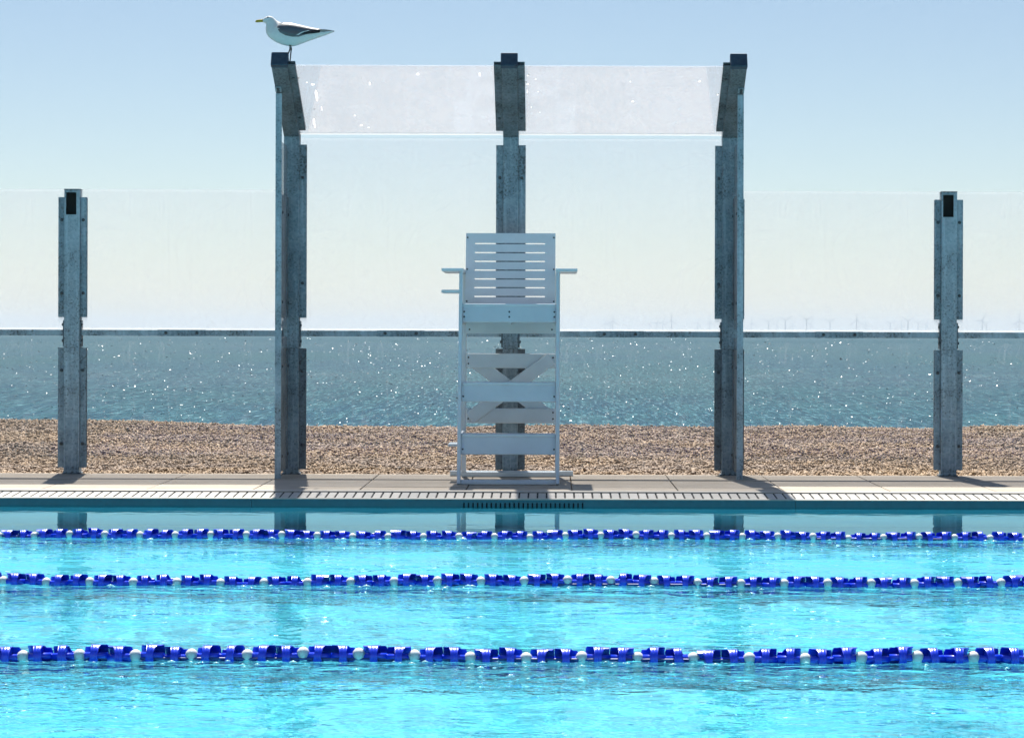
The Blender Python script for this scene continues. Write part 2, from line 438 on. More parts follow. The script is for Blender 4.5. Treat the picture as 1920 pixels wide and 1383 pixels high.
tone = np.clip(rng.normal(.56, .17, NP) + 0.12 * np.sin(px_ * .9 + 1.3 * py_), 0, 1)
at = me.attributes.new('tone', 'FLOAT', 'POINT'); at.data.foreach_set('value', np.repeat(tone, 6).astype(np.float32))
tag(link('pebbles', me, PEB), 'brown and grey shingle stones covering the beach behind the screen', 'pebbles', kind='stuff')

# glint facets added on the sea: short ridges tilted to mirror the sun
NG = 4200
row = 634 + 168 * rng.random(NG)
yd = np.clip((EYE - SEAZ) * F / (row - VY), 70, 1600)
xd = ((rng.random(NG) * 2060 - 70) - VX) / F * yd
pxw = yd / F                                    # size of a photo pixel at that distance
hw = np.exp(rng.normal(0, .5, NG)) * 0.55 * pxw
ln = np.exp(rng.normal(0, .4, NG)) * 1.7 * pxw
tilt = np.radians(rng.normal(29.5, 10, NG)); yaw = rng.normal(math.radians(6), .32, NG)
V = []; Fc = []
for k in range(NG):
    d = Vector((-math.sin(yaw[k]), -math.cos(yaw[k]), 0)); sd = Vector((d.y, -d.x, 0)); c = Vector((xd[k], yd[k], SEAZ - .002))
    crest = c + Vector((0, 0, 1)) * (ln[k] * math.sin(tilt[k])); toe = c + d * (ln[k] * math.cos(tilt[k])); heel = c - d * (ln[k] * 1.3)
    b0 = len(V)
    V += [tuple(toe - sd * hw[k] * .7), tuple(toe + sd * hw[k] * .7), tuple(crest + sd * hw[k]), tuple(crest - sd * hw[k]), tuple(heel + sd * hw[k]), tuple(heel - sd * hw[k]),
          tuple(c + sd * hw[k] * 1.8), tuple(c - sd * hw[k] * 1.8)]
    Fc += [(b0, b0 + 1, b0 + 2, b0 + 3), (b0 + 3, b0 + 2, b0 + 4, b0 + 5), (b0 + 1, b0 + 6, b0 + 2), (b0 + 6, b0 + 4, b0 + 2), (b0 + 7, b0, b0 + 3), (b0 + 5, b0 + 7, b0 + 3)]
me = bpy.data.meshes.new('sea_glints'); me.from_pydata(V, [], Fc)
tag(link('sea_glints', me, GLINT), 'sun glints on the sea, shaped as small tilted ridges', 'glints', kind='stuff')

# ------------------------------------------------------------------ pool
WZ = -0.07; FLOORZ = WZ - 1.5
LIPY, GRB, GRT, TRB = 15.92, 16.00, 16.315, 16.51
bm = bmesh.new(); box(bm, -14, 14, 0.9, LIPY + .3, FLOORZ - .2, FLOORZ)
pf = struct('pool_floor', bm, POOLF)
pf.cycles.is_caustics_receiver = True
for k, yl in enumerate((14.68, 12.18, 9.68, 7.18)):
    bm = bmesh.new(); box(bm, -13.9, 13.9, yl - .125, yl + .125, FLOORZ + .001, FLOORZ + .006)
    o = struct('lane_line', bm, LINE); o.cycles.is_caustics_receiver = True
bm = bmesh.new(); box(bm, -14, 14, .6, .9, FLOORZ, -.001); struct('near_pool_wall', bm, POOLW)
for s_ in (-1, 1):
    bm = bmesh.new(); box(bm, min(s_ * 14, s_ * 14.3), max(s_ * 14, s_ * 14.3), .9, LIPY + .3, FLOORZ, -.02); struct('pool_end_wall', bm, POOLW)
bm = bmesh.new(); box(bm, -20, 20, -6, .6, -.3, 0); struct('near_deck', bm, CONC)

# far wall: lining panels with real joints, grille opening in the middle one
WALLTOP = -0.026
J = [-13.98, -9.64, -5.86, -2.083, 1.696, 5.476, 9.256, 13.98]
GX0, GX1, GZ0, GZ1 = (866.6 - VX) / 270, (1097.6 - VX) / 270, -0.17, -0.046
wallroot = tag(link('far_pool_wall', None), kind='structure')
wallroot.location = (0, LIPY, WALLTOP)
for a, b in zip(J, J[1:]):
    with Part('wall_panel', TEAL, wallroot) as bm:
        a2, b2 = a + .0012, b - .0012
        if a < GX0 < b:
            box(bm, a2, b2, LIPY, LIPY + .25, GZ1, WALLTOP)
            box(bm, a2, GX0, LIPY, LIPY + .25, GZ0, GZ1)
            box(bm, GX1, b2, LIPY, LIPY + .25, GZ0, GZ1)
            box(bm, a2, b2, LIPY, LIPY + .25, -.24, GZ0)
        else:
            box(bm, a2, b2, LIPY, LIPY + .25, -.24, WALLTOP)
with Part('wall_backing', JOINT_SHADE, wallroot) as bm: box(bm, -14, 14, LIPY + .02, LIPY + .24, -.23, WALLTOP - .003)
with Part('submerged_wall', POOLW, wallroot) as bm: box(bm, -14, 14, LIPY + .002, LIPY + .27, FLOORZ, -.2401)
gr = root('overflow_grille', ((GX0 + GX1) / 2, LIPY, GZ0), 'dark slotted inlet grille set in the pool wall below the white chair', 'grille')
pitch = (GX1 - GX0) / 27
bm = bmesh.new(); box(bm, -(pitch - .0108) / 2, (pitch - .0108) / 2, .001, .018, .0, GZ1 - GZ0 - .0005, .001)
me = to_mesh(bm, 'grille_bar')
for k in range(28):
    x = GX0 + k * pitch
    link('grille_bar', me, TEAL, gr, (x - (GX0 + GX1) / 2, 0, 0))
with Part('grille_shade_sheet', JOINT_SHADE, gr) as bm: box(bm, GX0 + .002, GX1 - .002, LIPY + .0185, LIPY + .0195, GZ0 + .001, GZ1 - .001)  # dark sheet behind the bars, slot shade put into its colour

# water: real wave surface
def gridline(a, b, step, fine):
    l = list(np.arange(a, fine[0], step)); m_ = list(np.arange(fine[0], fine[1], fine[2])); r_ = list(np.arange(fine[1], b + step * .5, step))
    return np.array(l + m_ + r_)
def ygrade():
    y, l = 6.3, []
    while y < LIPY - .008:
        l.append(y); y += .0118 * (y / 6.3) ** .75
    return np.array(l)
gx = gridline(-13.99, 13.99, .25, (-4.7, 4.2, .016)); gx[-1] = 13.995
gy = np.concatenate([np.arange(.905, 6.3, .12), ygrade(), [LIPY + .0005]])
X, Y = np.meshgrid(gx, gy)
def waves(X, Y, n, lmin, lmax, slope, spread, seed, base=0.0):
    r = np.random.default_rng(seed); Z = np.zeros_like(X)
    lam = np.exp(r.uniform(math.log(lmin), math.log(lmax), n))
    for l in lam:
        th = base + r.normal(0, spread); k = 2 * math.pi / l
        ph = r.uniform(0, 2 * math.pi)
        ph2 = 0.9 * np.sin(X * r.uniform(.4, 1.3) + Y * r.uniform(.4, 1.3) + r.uniform(0, 6))
        Z += (slope * math.sqrt(2.0 / n) / k) * np.sin(k * (math.sin(th) * X + math.cos(th) * Y) + ph + ph2)
    return Z
ROPES = (13.42, 10.94, 8.42)
calm = 1 / (1 + np.exp((Y - 13.35) * 7))                         # 1 in the lanes, 0 in the sheltered strip by the wall
wake = sum(np.exp(-((Y - (r_ - .33)) / .30) ** 2) for r_ in ROPES)
patch = 0.5 + 0.5 * np.sin(X * .9 + .7 * np.sin(Y * 1.1)) * np.sin(Y * 1.4 + .8 * np.sin(X * .7) + 1)
near = np.clip((11.5 - Y) / 5.0, 0, 1)
Z = waves(X, Y, 26, .28, 1.0, .017, .75, 1, .2) * (0.08 + .92 * calm)
Z += waves(X, Y, 40, .11, .30, .042, .8, 2, -.15) * (0.06 + calm * (0.32 + .28 * patch + .40 * wake))
Z += waves(X, Y, 50, .045, .11, .062, .9, 3) * (0.02 + calm * (0.12 + .22 * patch ** 2 + .42 * wake))
Z += waves(X, Y, 20, .08, .25, .022, .35, 5) * (1 - calm) * np.exp(-((Y - LIPY) / .35) ** 2)
wo_ = link('pool_water', grid_mesh('pool_water', X, Y, WZ + Z), WATER); wo_['kind'] = 'structure'
wo_.cycles.is_caustics_caster = True
chop = 0.04 + calm * (0.36 + .26 * patch + 0.62 * np.clip(wake, 0, 1))
at = wo_.data.attributes.new('chop', 'FLOAT', 'POINT'); at.data.foreach_set('value', chop.astype(np.float32).ravel())
# little water domes added in front of the ropes to carry sun glints
rg2 = np.random.default_rng(44); V = []; Fc = []
pr = [(1.0, 0.0), (.8, .22), (.5, .5), (.2, .66), (0, .7)]
for yr, cnt in ((ROPES[0], 45), (ROPES[1], 50), (ROPES[2], 60)):
    for c_ in range(cnt):
        cx = rg2.normal(-.6, .9) if rg2.random() < .65 else rg2.uniform(-3.6, 3.2)
        cyy = yr - .055 - abs(rg2.normal(0, .09)); rd = .0045 * math.exp(rg2.normal(0, .4)) * (yr / 8.4) ** .7
        b0 = len(V); ns = 10
        for rr_, hh in pr[:-1]:
            for i in range(ns): V.append((cx + 1.7 * rd * rr_ * math.cos(2 * math.pi * i / ns), cyy + rd * rr_ * math.sin(2 * math.pi * i / ns), WZ + .004 + hh * rd))
        V.append((cx, cyy, WZ + .004 + .7 * rd))
        for r_ in range(3):
            for i in range(ns): Fc.append((b0 + r_ * ns + i, b0 + r_ * ns + (i + 1) % ns, b0 + (r_ + 1) * ns + (i + 1) % ns, b0 + (r_ + 1) * ns + i))
        for i in range(ns): Fc.append((b0 + 3 * ns + i, b0 + 3 * ns + (i + 1) % ns, b0 + 4 * ns))
me = bpy.data.meshes.new('rope_glint_domes'); me.from_pydata(V, [], Fc); me.polygons.foreach_set('use_smooth', [True] * len(Fc))
tag(link('rope_glint_domes', me, GLINT_DOME), 'sun glints beside the lane ropes, added as small water domes', 'splashes', kind='stuff')

# ------------------------------------------------------------------ deck
bm = bmesh.new(); box(bm, -14, 14, TRB - .02, 18.41, -.3, -.05); struct('deck_base', bm, JOINT_SHADE)
deck = tag(link('deck', None), kind='structure'); deck.location = (0, 17.4, 0)
x0 = .148 - .767 * 9
for k in range(17):
    a, b = x0 + k * .767, x0 + (k + 1) * .767
    mid = 16.87 if -2.0 < (a + b) / 2 < 1.6 else 17.08
    for ya, yb in ((17.715, 18.40), (mid, 17.655), (TRB + .004, mid - .034)):
        with Part('paving_slab', CONC, deck, ((a + b) / 2, (ya + yb) / 2, -.05)) as bm:
            dz = random.uniform(-.0025, 0)
            box(bm, a + .004, b - .004, ya + .002, yb - .002, -.05, dz, .003)
gt = root('gutter_grating', (0, GRB, -.03), 'white slotted overflow grating along the far pool edge', 'grating')
with Part('back_edge', TRIM, gt) as bm: box(bm, -6.7, 6.2, GRT + .090, TRB, -.12, .001, .004)
with Part('front_lip', TRIM, gt) as bm: box(bm, -14, 14, LIPY - .004, GRB - .001, WALLTOP + .001, WALLTOP + .008, .003)
with Part('trough_and_slot_shade', JOINT_SHADE, gt) as bm:
    box(bm, -14, 14, GRB, TRB - .02, -.23, -.2); box(bm, -14, 14, GRT + .088, GRT + .089, -.2, -.01)
    n_b = len(bm.verts); box(bm, -6, 5.6, GRB + .002, GRT - .002, -.034, -.030)  # dark plate under the bars puts the slot shade into the colour
    bm.verts.ensure_lookup_table()
    for v in bm.verts[n_b:]: v.co.z += .002 + (v.co.y - GRB) * .057
bars = []
for kind_w in (.0525, .0585):
    bm = bmesh.new(); box(bm, -kind_w / 2, kind_w / 2, 0, GRT - GRB, -.02, 0, .0015)
    for v in bm.verts: v.co.z += v.co.y * .057
    bars.append(to_mesh(bm, 'grate_bar'))
for k in range(154):
    x = -5.42 + k * .0645
    wide = ((k + 3) % 24) == 0
    link('grate_bar', bars[1 if wide else 0], GRATE, gt, (x, 0.0005, -.022 + .03 + random.uniform(-.0008, .0008)))

# ------------------------------------------------------------------ screen fence
PF = 18.34                                   # front face of the posts
PXS = [-5.595, -3.841, -2.087, -0.333, 1.421, 3.175, 4.929]
PW, PD = 0.124, 0.10
ZRAIL = 1.125; LOWTOP = 2.269; TALLTOP = 2.70
zc = lambda py, Y=PF: EYE - (py - VY) * Y / F
bolt_bm = bmesh.new(); dome(bolt_bm, (0, 0, 0), (0, -1, 0), .013, .010); BOLTM = to_mesh(bolt_bm, 'bolt', smooth=False)
def bolts(parent, pts, axis=None):
    base = Vector((0, 0, 0)); p = parent
    while p is not None: base += Vector(p.location); p = p.parent
    for q in pts:
        o = link('bolt', BOLTM, BOLT, parent, Vector(q) - base)
        if axis is not None: o.rotation_euler = Vector((0, -1, 0)).rotation_difference(Vector(axis)).to_euler()
def clamp(parent, xa, xb, za, zb, mat, rear=True):
    p = Part('clamp_plate', mat, parent)
    with p as bm:
        box(bm, xa, xb, PF + .022, PF + .030, za, zb, .0015)
    bolts(p.obj, [((xa + xb) / 2, PF + .022, z) for z in (za + (zb - za) * .2, zb - (zb - za) * .19)])
    if rear:
        with Part('clamp_plate', mat, parent) as bm: box(bm, xa, xb, PF + .050, PF + .058, za, zb, .0015)
def bracket(parent, x, s):
    p = Part('rail_bracket', STEEL_D, parent)
    xa, xb = sorted((x + s * PW / 2, x + s * (PW / 2 + .012)))
    with p as bm: box(bm, xa + .0005, xb, PF + .01, PF + .085, zc(652), zc(603), .001)
    xo = x + s * (PW / 2 + .012)
    bolts(p.obj, [(xo, PF + .02, z) for z in (zc(611), zc(641))], (s, 0, 0))
def low_post(x, label, cut):
    r = root('fence_post', (x, PF + PD / 2, 0), label, 'post', 'short steel posts of the clear screen')
    xa, xb = x - PW / 2, x + PW / 2; ht, hb = LOWTOP - .022, LOWTOP - .022 - .178
    with Part('column', STEEL_L, r) as bm:
        th = .006
        box(bm, xa, xa + th, PF, PF + PD, -.05, LOWTOP - .004)
        box(bm, xb - th, xb, PF, PF + PD, -.05, LOWTOP - .004)
        box(bm, xa + th, xb - th, PF + PD - th, PF + PD, -.05, LOWTOP - .004)
        box(bm, xa + th, xb - th, PF + .0004, PF + th, -.05, hb)
        box(bm, xa + th, xb - th, PF + .0004, PF + th, ht, LOWTOP - .004)
        sa, sb = (xa + th, xa + .012) , (xb - .028, xb - th)
        box(bm, sa[0], sa[1], PF + .0004, PF + th, hb, ht); box(bm, sb[0], sb[1], PF + .0004, PF + th, hb, ht)
    with Part('hollow_shade_sheet', JOINT_SHADE, r) as bm: box(bm, xa + th + .001, xb - th - .001, PF + .055, PF + .056, hb - .1, ht)  # dark sheet added inside the hollow, its shade put into the colour
    with Part('top_cap', STEEL_D, r) as bm: box(bm, xa - .002, xb + .002, PF - .002, PF + PD + .002, LOWTOP - .004, LOWTOP + .006, .002)
    with Part('weld_panel', STEEL, r) as bm: box(bm, xa + .01, xb - .012, PF - .0025, PF + .0002, .03, zc(785), .001)
    with Part('base_plate', STEEL_D, r) as bm: box(bm, xa - .012, xb + .012, PF - .006, PF + PD + .01, -.002, .008, .002)
    for s in (-1, 1):
        a, b = sorted((x + s * (PW / 2 - .004), x + s * (PW / 2 + .052)))
        clamp(r, a, b, zc(597), zc(372), STEEL); clamp(r, a, b, zc(879), zc(654), STEEL)
        bracket(r, x, s)
    return r
low_post(PXS[1], 'short steel post left of the tall shelter with a square black hole at its top', True)
low_post(PXS[5], 'short steel post right of the tall shelter with a square black hole at its top', True)
low_post(PXS[0], 'short steel post beyond the left end of the screen', True)
low_post(PXS[6], 'short steel post beyond the right end of the screen', True)

# tall frames: upright, arm cranked up towards the pool, prop under the arm
AS = 0.553; AD = Vector((0, -1, AS)).normalized(); AN = Vector((0, AS, 1)).normalized()     # arm direction and its normal
ATIP = 0.86 / AD.y * -1
def arm_pt(x, t, n): return Vector((x, PF, TALLTOP - .003)) + AD * t + AN * n
def tall_post(x, label, side):
    r = root('shelter_post', (x, PF + PD / 2, 0), label, 'post', 'tall cranked steel posts of the shelter')
    xa, xb = x - PW / 2, x + PW / 2
    with Part('column', STEEL, r) as bm: box(bm, xa, xb, PF, PF + PD, -.05, TALLTOP, .004)
    with Part('base_plate', STEEL_D, r) as bm: box(bm, xa - .012, xb + .012, PF - .006, PF + PD + .01, -.002, .008, .002)
    def bar(bm, x0, x1, t0, t1, n0, n1, bev=.0):
        n_b = len(bm.verts)
        box(bm, x0, x1, t0, t1, n0, n1, bev)
        bm.verts.ensure_lookup_table()
        for v in bm.verts[n_b:]: v.co = arm_pt(v.co.x, v.co.y, v.co.z)
    with Part('arm', STEEL_D, r) as bm: bar(bm, xa, xb, -.09, ATIP - .045, 0, .115, .004)
    with Part('arm_end_cap', CAP, r) as bm: bar(bm, xa - .003, xb + .003, ATIP - .045, ATIP, -.003, .118, .006)
    sides = [-1, 1] if side == 0 else [-side]
    for s in sides:
        a, b = sorted((x + s * (PW / 2 - .003), x + s * (PW / 2 + .056)))
        p = Part('canopy_clamp', STEEL_D, r)
        with p as bm: bar(bm, a, b, .06, ATIP - .03, .018, .026, .001)
        bolts(p.obj, [arm_pt((a + b) / 2, t, .018) for t in (.24, .78)], -AN)
        with Part('canopy_clamp', STEEL_D, r) as bm: bar(bm, a, b, .06, ATIP - .03, .046, .054, .001)
    for s in (-1, 1):
        a, b = sorted((x + s * (PW / 2 - .004), x + s * (PW / 2 + .056)))
        top = 272 if (side == 0 or s == -side) else 372
        clamp(r, a, b, zc(597), zc(top), STEEL); clamp(r, a, b, zc(881), zc(654), STEEL_D)
        bracket(r, x, s)
    if side != 0:                            # prop and side screen fittings on the outer side
        xo = x + side * PW / 2; ps = .62
        sa, sb = sorted((xo, xo - side * .048))
        Yp = PF + AD.y * ps; ztop = arm_pt(x, ps, 0).z
        p = Part('prop', STEEL_L, r)
        with p as bm:
            box(bm, sa, sb, Yp - .006, Yp + .006, -.0, ztop - .012, .001)
            web = sorted((xo, xo - side * .008)); box(bm, web[0] + .0005, web[1], Yp + .0062, Yp + .05, .0, ztop - .02)
            prism(bm, arm_pt((sa + sb) / 2, ps + .012, -.006), arm_pt((sa + sb) / 2, ps + .075, -.006), .048, .010, AN)
        bolts(p.obj, [arm_pt((sa + sb) / 2, ps + t, -.011) for t in (.028, .056)], -AN)
        xi = xo - side * .026
        for z0, z1 in ((zc(597), zc(372)), (zc(879), zc(654))):
            c = Part('side_clamp', STEEL_D, r)
            a, b = sorted((xi - side * .008, xi - side * .014))
            with c as bm:
                box(bm, a, b, Yp + .055, PF - .16, z0, z1, .001)
                box(bm, a, b, PF - .075, PF - .004, z0, z1, .001)
            bolts(c.obj, [(xi - side * .014, Yp + .12, z) for z in (z0 + .12, z1 - .14)] + [(xi - side * .014, PF - .04, z) for z in (z0 + .12, z1 - .14)], (-side, 0, 0))
    return r
tall_post(PXS[2], 'tall cranked steel post that the gull stands on, at the left of the shelter', -1)
tall_post(PXS[3], 'tall cranked steel post in the middle of the shelter, behind the white chair', 0)
tall_post(PXS[4], 'tall cranked steel post with a prop at the right of the shelter', 1)

# rail
for i in range(6):
    a, b = PXS[i] + PW / 2 + .013, PXS[i + 1] - PW / 2 - .013
    nm = ['leftmost, cut by the left edge of the picture', 'between the left short post and the shelter', 'in the shelter left of the chair',
          'in the shelter right of the chair', 'between the shelter and the right short post', 'rightmost, cut by the right edge of the picture'][i]
    r = root('rail', ((a + b) / 2, PF + .03, ZRAIL - .026), 'horizontal steel rail ' + nm, 'rail', 'rails of the clear screen')
    with Part('bar', STEEL_L, r) as bm:
        box(bm, a, b, PF + .012, PF + .07, ZRAIL - .024, ZRAIL + .024, .003)
    m_ = (a + b) / 2 - .0
    sp = Part('splice_plate', STEEL, r)
    with sp as bm: box(bm, m_ - .19, m_ + .19, PF + .004, PF + .0118, ZRAIL - .025, ZRAIL + .026, .001)
    bolts(sp.obj, [(m_ + d, PF + .004, ZRAIL + .002) for d in (-.125, .125)])

# panes
PY = PF + .040
names = ['at the left edge of the picture', 'between the left short post and the shelter', 'in the shelter left of the chair',
         'in the shelter right of the chair', 'between the shelter and the right short post', 'at the right edge of the picture']
for i in range(6):
    a, b = PXS[i] + PW / 2 + .006, PXS[i + 1] - PW / 2 - .006
    tall = i in (2, 3)
    top = TALLTOP - .012 if tall else LOWTOP + .004
    for up in (True, False):
        z0, z1 = (ZRAIL + .040, top) if up else (.055, ZRAIL - .026)
        r = root('screen_pane', ((a + b) / 2, PY, z0 if up else 0.0),
                 ('upper' if up else 'lower') + (' tall' if up and tall else '') + ' clear pane ' + names[i], 'pane', 'clear panes of the screen')
        with Part('sheet', PANE_U if up else PANE_L, r) as bm:
            box(bm, a, b, PY - .005, PY + .005, z0, z1)
        if up:
            with Part('lit_edge_strip', EDGE, r) as bm: box(bm, a, b, PY - .010, PY + .010, ZRAIL + .0245, z0 - .0005)  # added strip for the bright lit bottom edge of the pane
for i, nm in ((2, 'left'), (3, 'right')):
    a, b = PXS[i] + PW / 2 + .004, PXS[i + 1] - PW / 2 - .004
    r = root('canopy_pane', ((a + b) / 2, PF, TALLTOP), 'frosted sloping canopy pane on the ' + nm + ' half of the shelter, marked by bird droppings', 'pane', 'canopy panes')
    n0, n1 = .031, .041
    with Part('sheet', PANE_C, r) as bm:
        box(bm, a, b, .0, ATIP - .06, n0, n1)
        for v in bm.verts: v.co = arm_pt(*v.co)
    with Part('lit_edge_strip', EDGE, r) as bm:  # added strip for the bright lit lower edge of the canopy
        box(bm, a, b, -.006, .001, n0 - .008, n0 - .001)
        for v in bm.verts: v.co = arm_pt(*v.co)
for s, x, nm in ((-1, PXS[2], 'left'), (1, PXS[4], 'right')):
    xi = x + s * (PW / 2 - .026)
    Yp = PF + AD.y * .62
    r = root('side_pane', (xi, (Yp + PF) / 2, 0), 'narrow side pane between prop and post at the ' + nm + ' end of the shelter', 'pane', 'side panes')
    for z0, z1 in ((ZRAIL + .04, 2.62), (.055, ZRAIL - .026)):
        with Part('sheet', PANE_U, r) as bm: box(bm, xi - .004, xi + .004, Yp + .055, PF - .002, z0, z1)

# droppings on the canopy
def m_drop():
    m, t, o = new_mat('dried_dropping'); n = noise(t, coords(t), 90, 3)
    tl = N(t, 'ShaderNodeBsdfTranslucent'); tl.inputs[0].default_value = (0.97, 0.96, 0.93, 1)
    df = N(t, 'ShaderNodeBsdfDiffuse'); df.inputs[0].default_value = (0.85, 0.84, 0.80, 1)
    mx = N(t, 'ShaderNodeMixShader'); L(t, ramp(t, n, [(0.35, 0.05), (0.7, 0.25)]), mx.inputs[0])
    L(t, tl.outputs[0], mx.inputs[1]); L(t, df.outputs[0], mx.inputs[2]); L(t, mx.outputs[0], o.inputs['Surface']); return m
DROP = m_drop(); DROPB = m_flat('brown_debris', (0.20, 0.10, 0.04), 0.8)
def canopy_at(px, py):
    """point on the underside plane of the canopy sheet seen at a photo pixel"""
    d = Vector(((px - VX) / F, 1, -(py - VY) / F)); o = Vector((0, 0, EYE))
    p0 = arm_pt(0, 0, .031); k = (p0 - o).dot(AN) / d.dot(AN)
    return o + d * k
def blob(px, py, rx, ry, mat, parent, seed, name='bird_dropping'):
    c = canopy_at(px, py); rr = random.Random(seed); n = 14
    base = Vector(parent.location)
    bm = bmesh.new(); top = []; bot = []
    for i in range(n):
        an = 2 * math.pi * i / n; k = rr.uniform(.65, 1.15)
        p = c + Vector((1, 0, 0)) * math.cos(an) * rx * k - AD * (-math.sin(an)) * ry * k
        bot.append(bm.verts.new(p + AN * .0)); top.append(bm.verts.new(c + (p - c) * .7 - AN * .003))
    fs = [bm.faces.new((bot[i], bot[(i + 1) % n], top[(i + 1) % n], top[i])) for i in range(n)] + [bm.faces.new(top)]
    bmesh.ops.recalc_face_normals(bm, faces=fs)
    link(name, to_mesh(bm, name, base), mat, parent)
can = [o for o in COL.objects if o.name.startswith('canopy_pane')]
for k, (px, py, rx, ry, m_, wch) in enumerate([
    (592, 180, .014, .10, DROP, 0), (588, 232, .012, .09, DROP, 0), (585, 160, .020, .018, DROP, 0), (574, 156, .010, .008, DROP, 0), (602, 205, .006, .05, DROP, 0),
    (558, 148, .012, .006, DROPB, 0), (588, 206, .013, .004, DROPB, 0), (676, 236, .020, .012, DROP, 0), (664, 218, .012, .01, DROP, 0), (692, 158, .010, .03, DROP, 0), (898, 140, .012, .03, DROP, 0), (782, 140, .016, .02, DROP, 0), (690, 240, .015, .005, DROP, 0),
    (988, 142, .010, .012, DROP, 1), (1003, 149, .010, .010, DROP, 1), (988, 158, .012, .016, DROP, 1), (987, 172, .004, .04, DROP, 1), (1008, 172, .008, .006, DROP, 1), (995, 201, .008, .006, DROP, 1), (1011, 211, .007, .005, DROP, 1),
    (985, 154, .008, .006, DROPB, 1), (990, 140, .008, .005, DROPB, 1), (1185, 190, .016, .012, DROP, 1), (1180, 153, .008, .006, DROP, 1), (1344, 177, .010, .012, DROP, 1), (1310, 152, .012, .014, DROP, 1), (1346, 175, .004, .004, DROPB, 1)]):
    blob(px, py, rx * .75, ry * .85, m_, can[wch], k, 'bird_dropping' if m_ is DROP else 'brown_debris')

# ------------------------------------------------------------------ lifeguard chair
CXc = -0.325; HW = .3825
FY = lambda z: 17.14 + .225 * z                  # front legs lean back
ch = root('lifeguard_chair', (CXc, 17.6, 0), 'tall white wooden lifeguard chair standing on the deck in front of the screen', 'chair')
def chair_bolts(pts, par):
    base = Vector((0, 0, 0)); p = par
    while p is not None: base += Vector(p.location); p = p.parent
    for q in pts:
        o = link('bolt', BOLTM, BOLT, par, Vector(q) - base); o.scale = (.55, .55, .55)
for s in (-1, 1):
    xo = CXc + s * (HW - .0135)
    zt = 1.60 if s < 0 else 1.60
    with Part('front_leg', CHAIR, ch) as bm: prism(bm, (xo, FY(0), 0), (xo, FY(zt), zt), .027, .075, Vector((0, 1, 0)), .003)
    with Part('rear_leg', CHAIR, ch) as bm: box(bm, xo - .018, xo + .018, 18.08, 18.15, 0.038, 1.60, .003)
    with Part('side_rail', CHAIR, ch) as bm: box(bm, xo - s * .004 - .012, xo - s * .004 + .012, FY(1.25) + .04, 18.08, 1.20, 1.33, .003)
    with Part('side_rail', CHAIR, ch) as bm: box(bm, xo - s * .004 - .012, xo - s * .004 + .012, FY(.68) + .04, 18.08, .66, .74, .003)
    with Part('side_rail', CHAIR, ch) as bm: box(bm, xo - s * .004 - .012, xo - s * .004 + .012, FY(.3) + .04, 18.08, .30, .37, .003)
    with Part('armrest', CHAIR, ch) as bm:
        a, b = sorted((CXc + s * (HW - .03), CXc + s * (HW + .135)))
        box(bm, a, b, FY(1.6) - .05, 18.15, 1.601, 1.626, .004)
with Part('side_shelf', CHAIR, ch) as bm: box(bm, CXc - HW - .135, CXc - HW + .0, FY(1.45) - .03, 17.78, 1.436, 1.46, .003)
with Part('side_step', CHAIR, ch) as bm: box(bm, CXc - HW - .082, CXc - HW + .0, FY(.28) + .25, 17.72, .268, .288, .003)
IX0, IX1 = CXc - HW + .028, CXc + HW - .028
for nm, z0, z1 in (('seat_apron', 1.213, 1.332), ('step_riser', .615, .737), ('step_riser', .222, .350)):
    zm = (z0 + z1) / 2
    p = Part(nm, CHAIR, ch)
    with p as bm: prism(bm, ((IX0 + IX1) / 2, FY(z0) + .005, z0), ((IX0 + IX1) / 2, FY(z1) + .005, z1), IX1 - IX0, .022, Vector((0, 1, 0)), .002)
    fr = lambda z: FY(z) - .006
    if nm == 'seat_apron': chair_bolts([(x, fr(z), z) for x in (IX0 + .012, CXc, IX1 - .012) for z in (z0 + .042, z0 + .08)], p.obj)
    else: chair_bolts([(x, fr(z0 + .04), z0 + .04) for x in (IX0 + .012, IX1 - .012)], p.obj)
for z, d in ((.7375, .16), (.3505, .18)):
    with Part('step_tread', CHAIR, ch) as bm: box(bm, IX0, IX1, FY(z) - .012, FY(z) + d, z, z + .024, .005)
with Part('seat', CHAIR, ch) as bm: box(bm, IX0, IX1, FY(1.34) - .012, 17.92, 1.3325, 1.356, .005)
with Part('seat_rib', CHAIR, ch) as bm: box(bm, CXc - .012, CXc + .012, FY(1.25) + .03, 18.05, 1.20, 1.332)
p = Part('seat_back_board', CHAIR, ch)
with p as bm: box(bm, IX0, IX1, 18.055, 18.079, 1.128, 1.325, .002)
chair_bolts([(x, 18.055, 1.16) for x in (IX0 + .03, IX1 - .03)], p.obj)
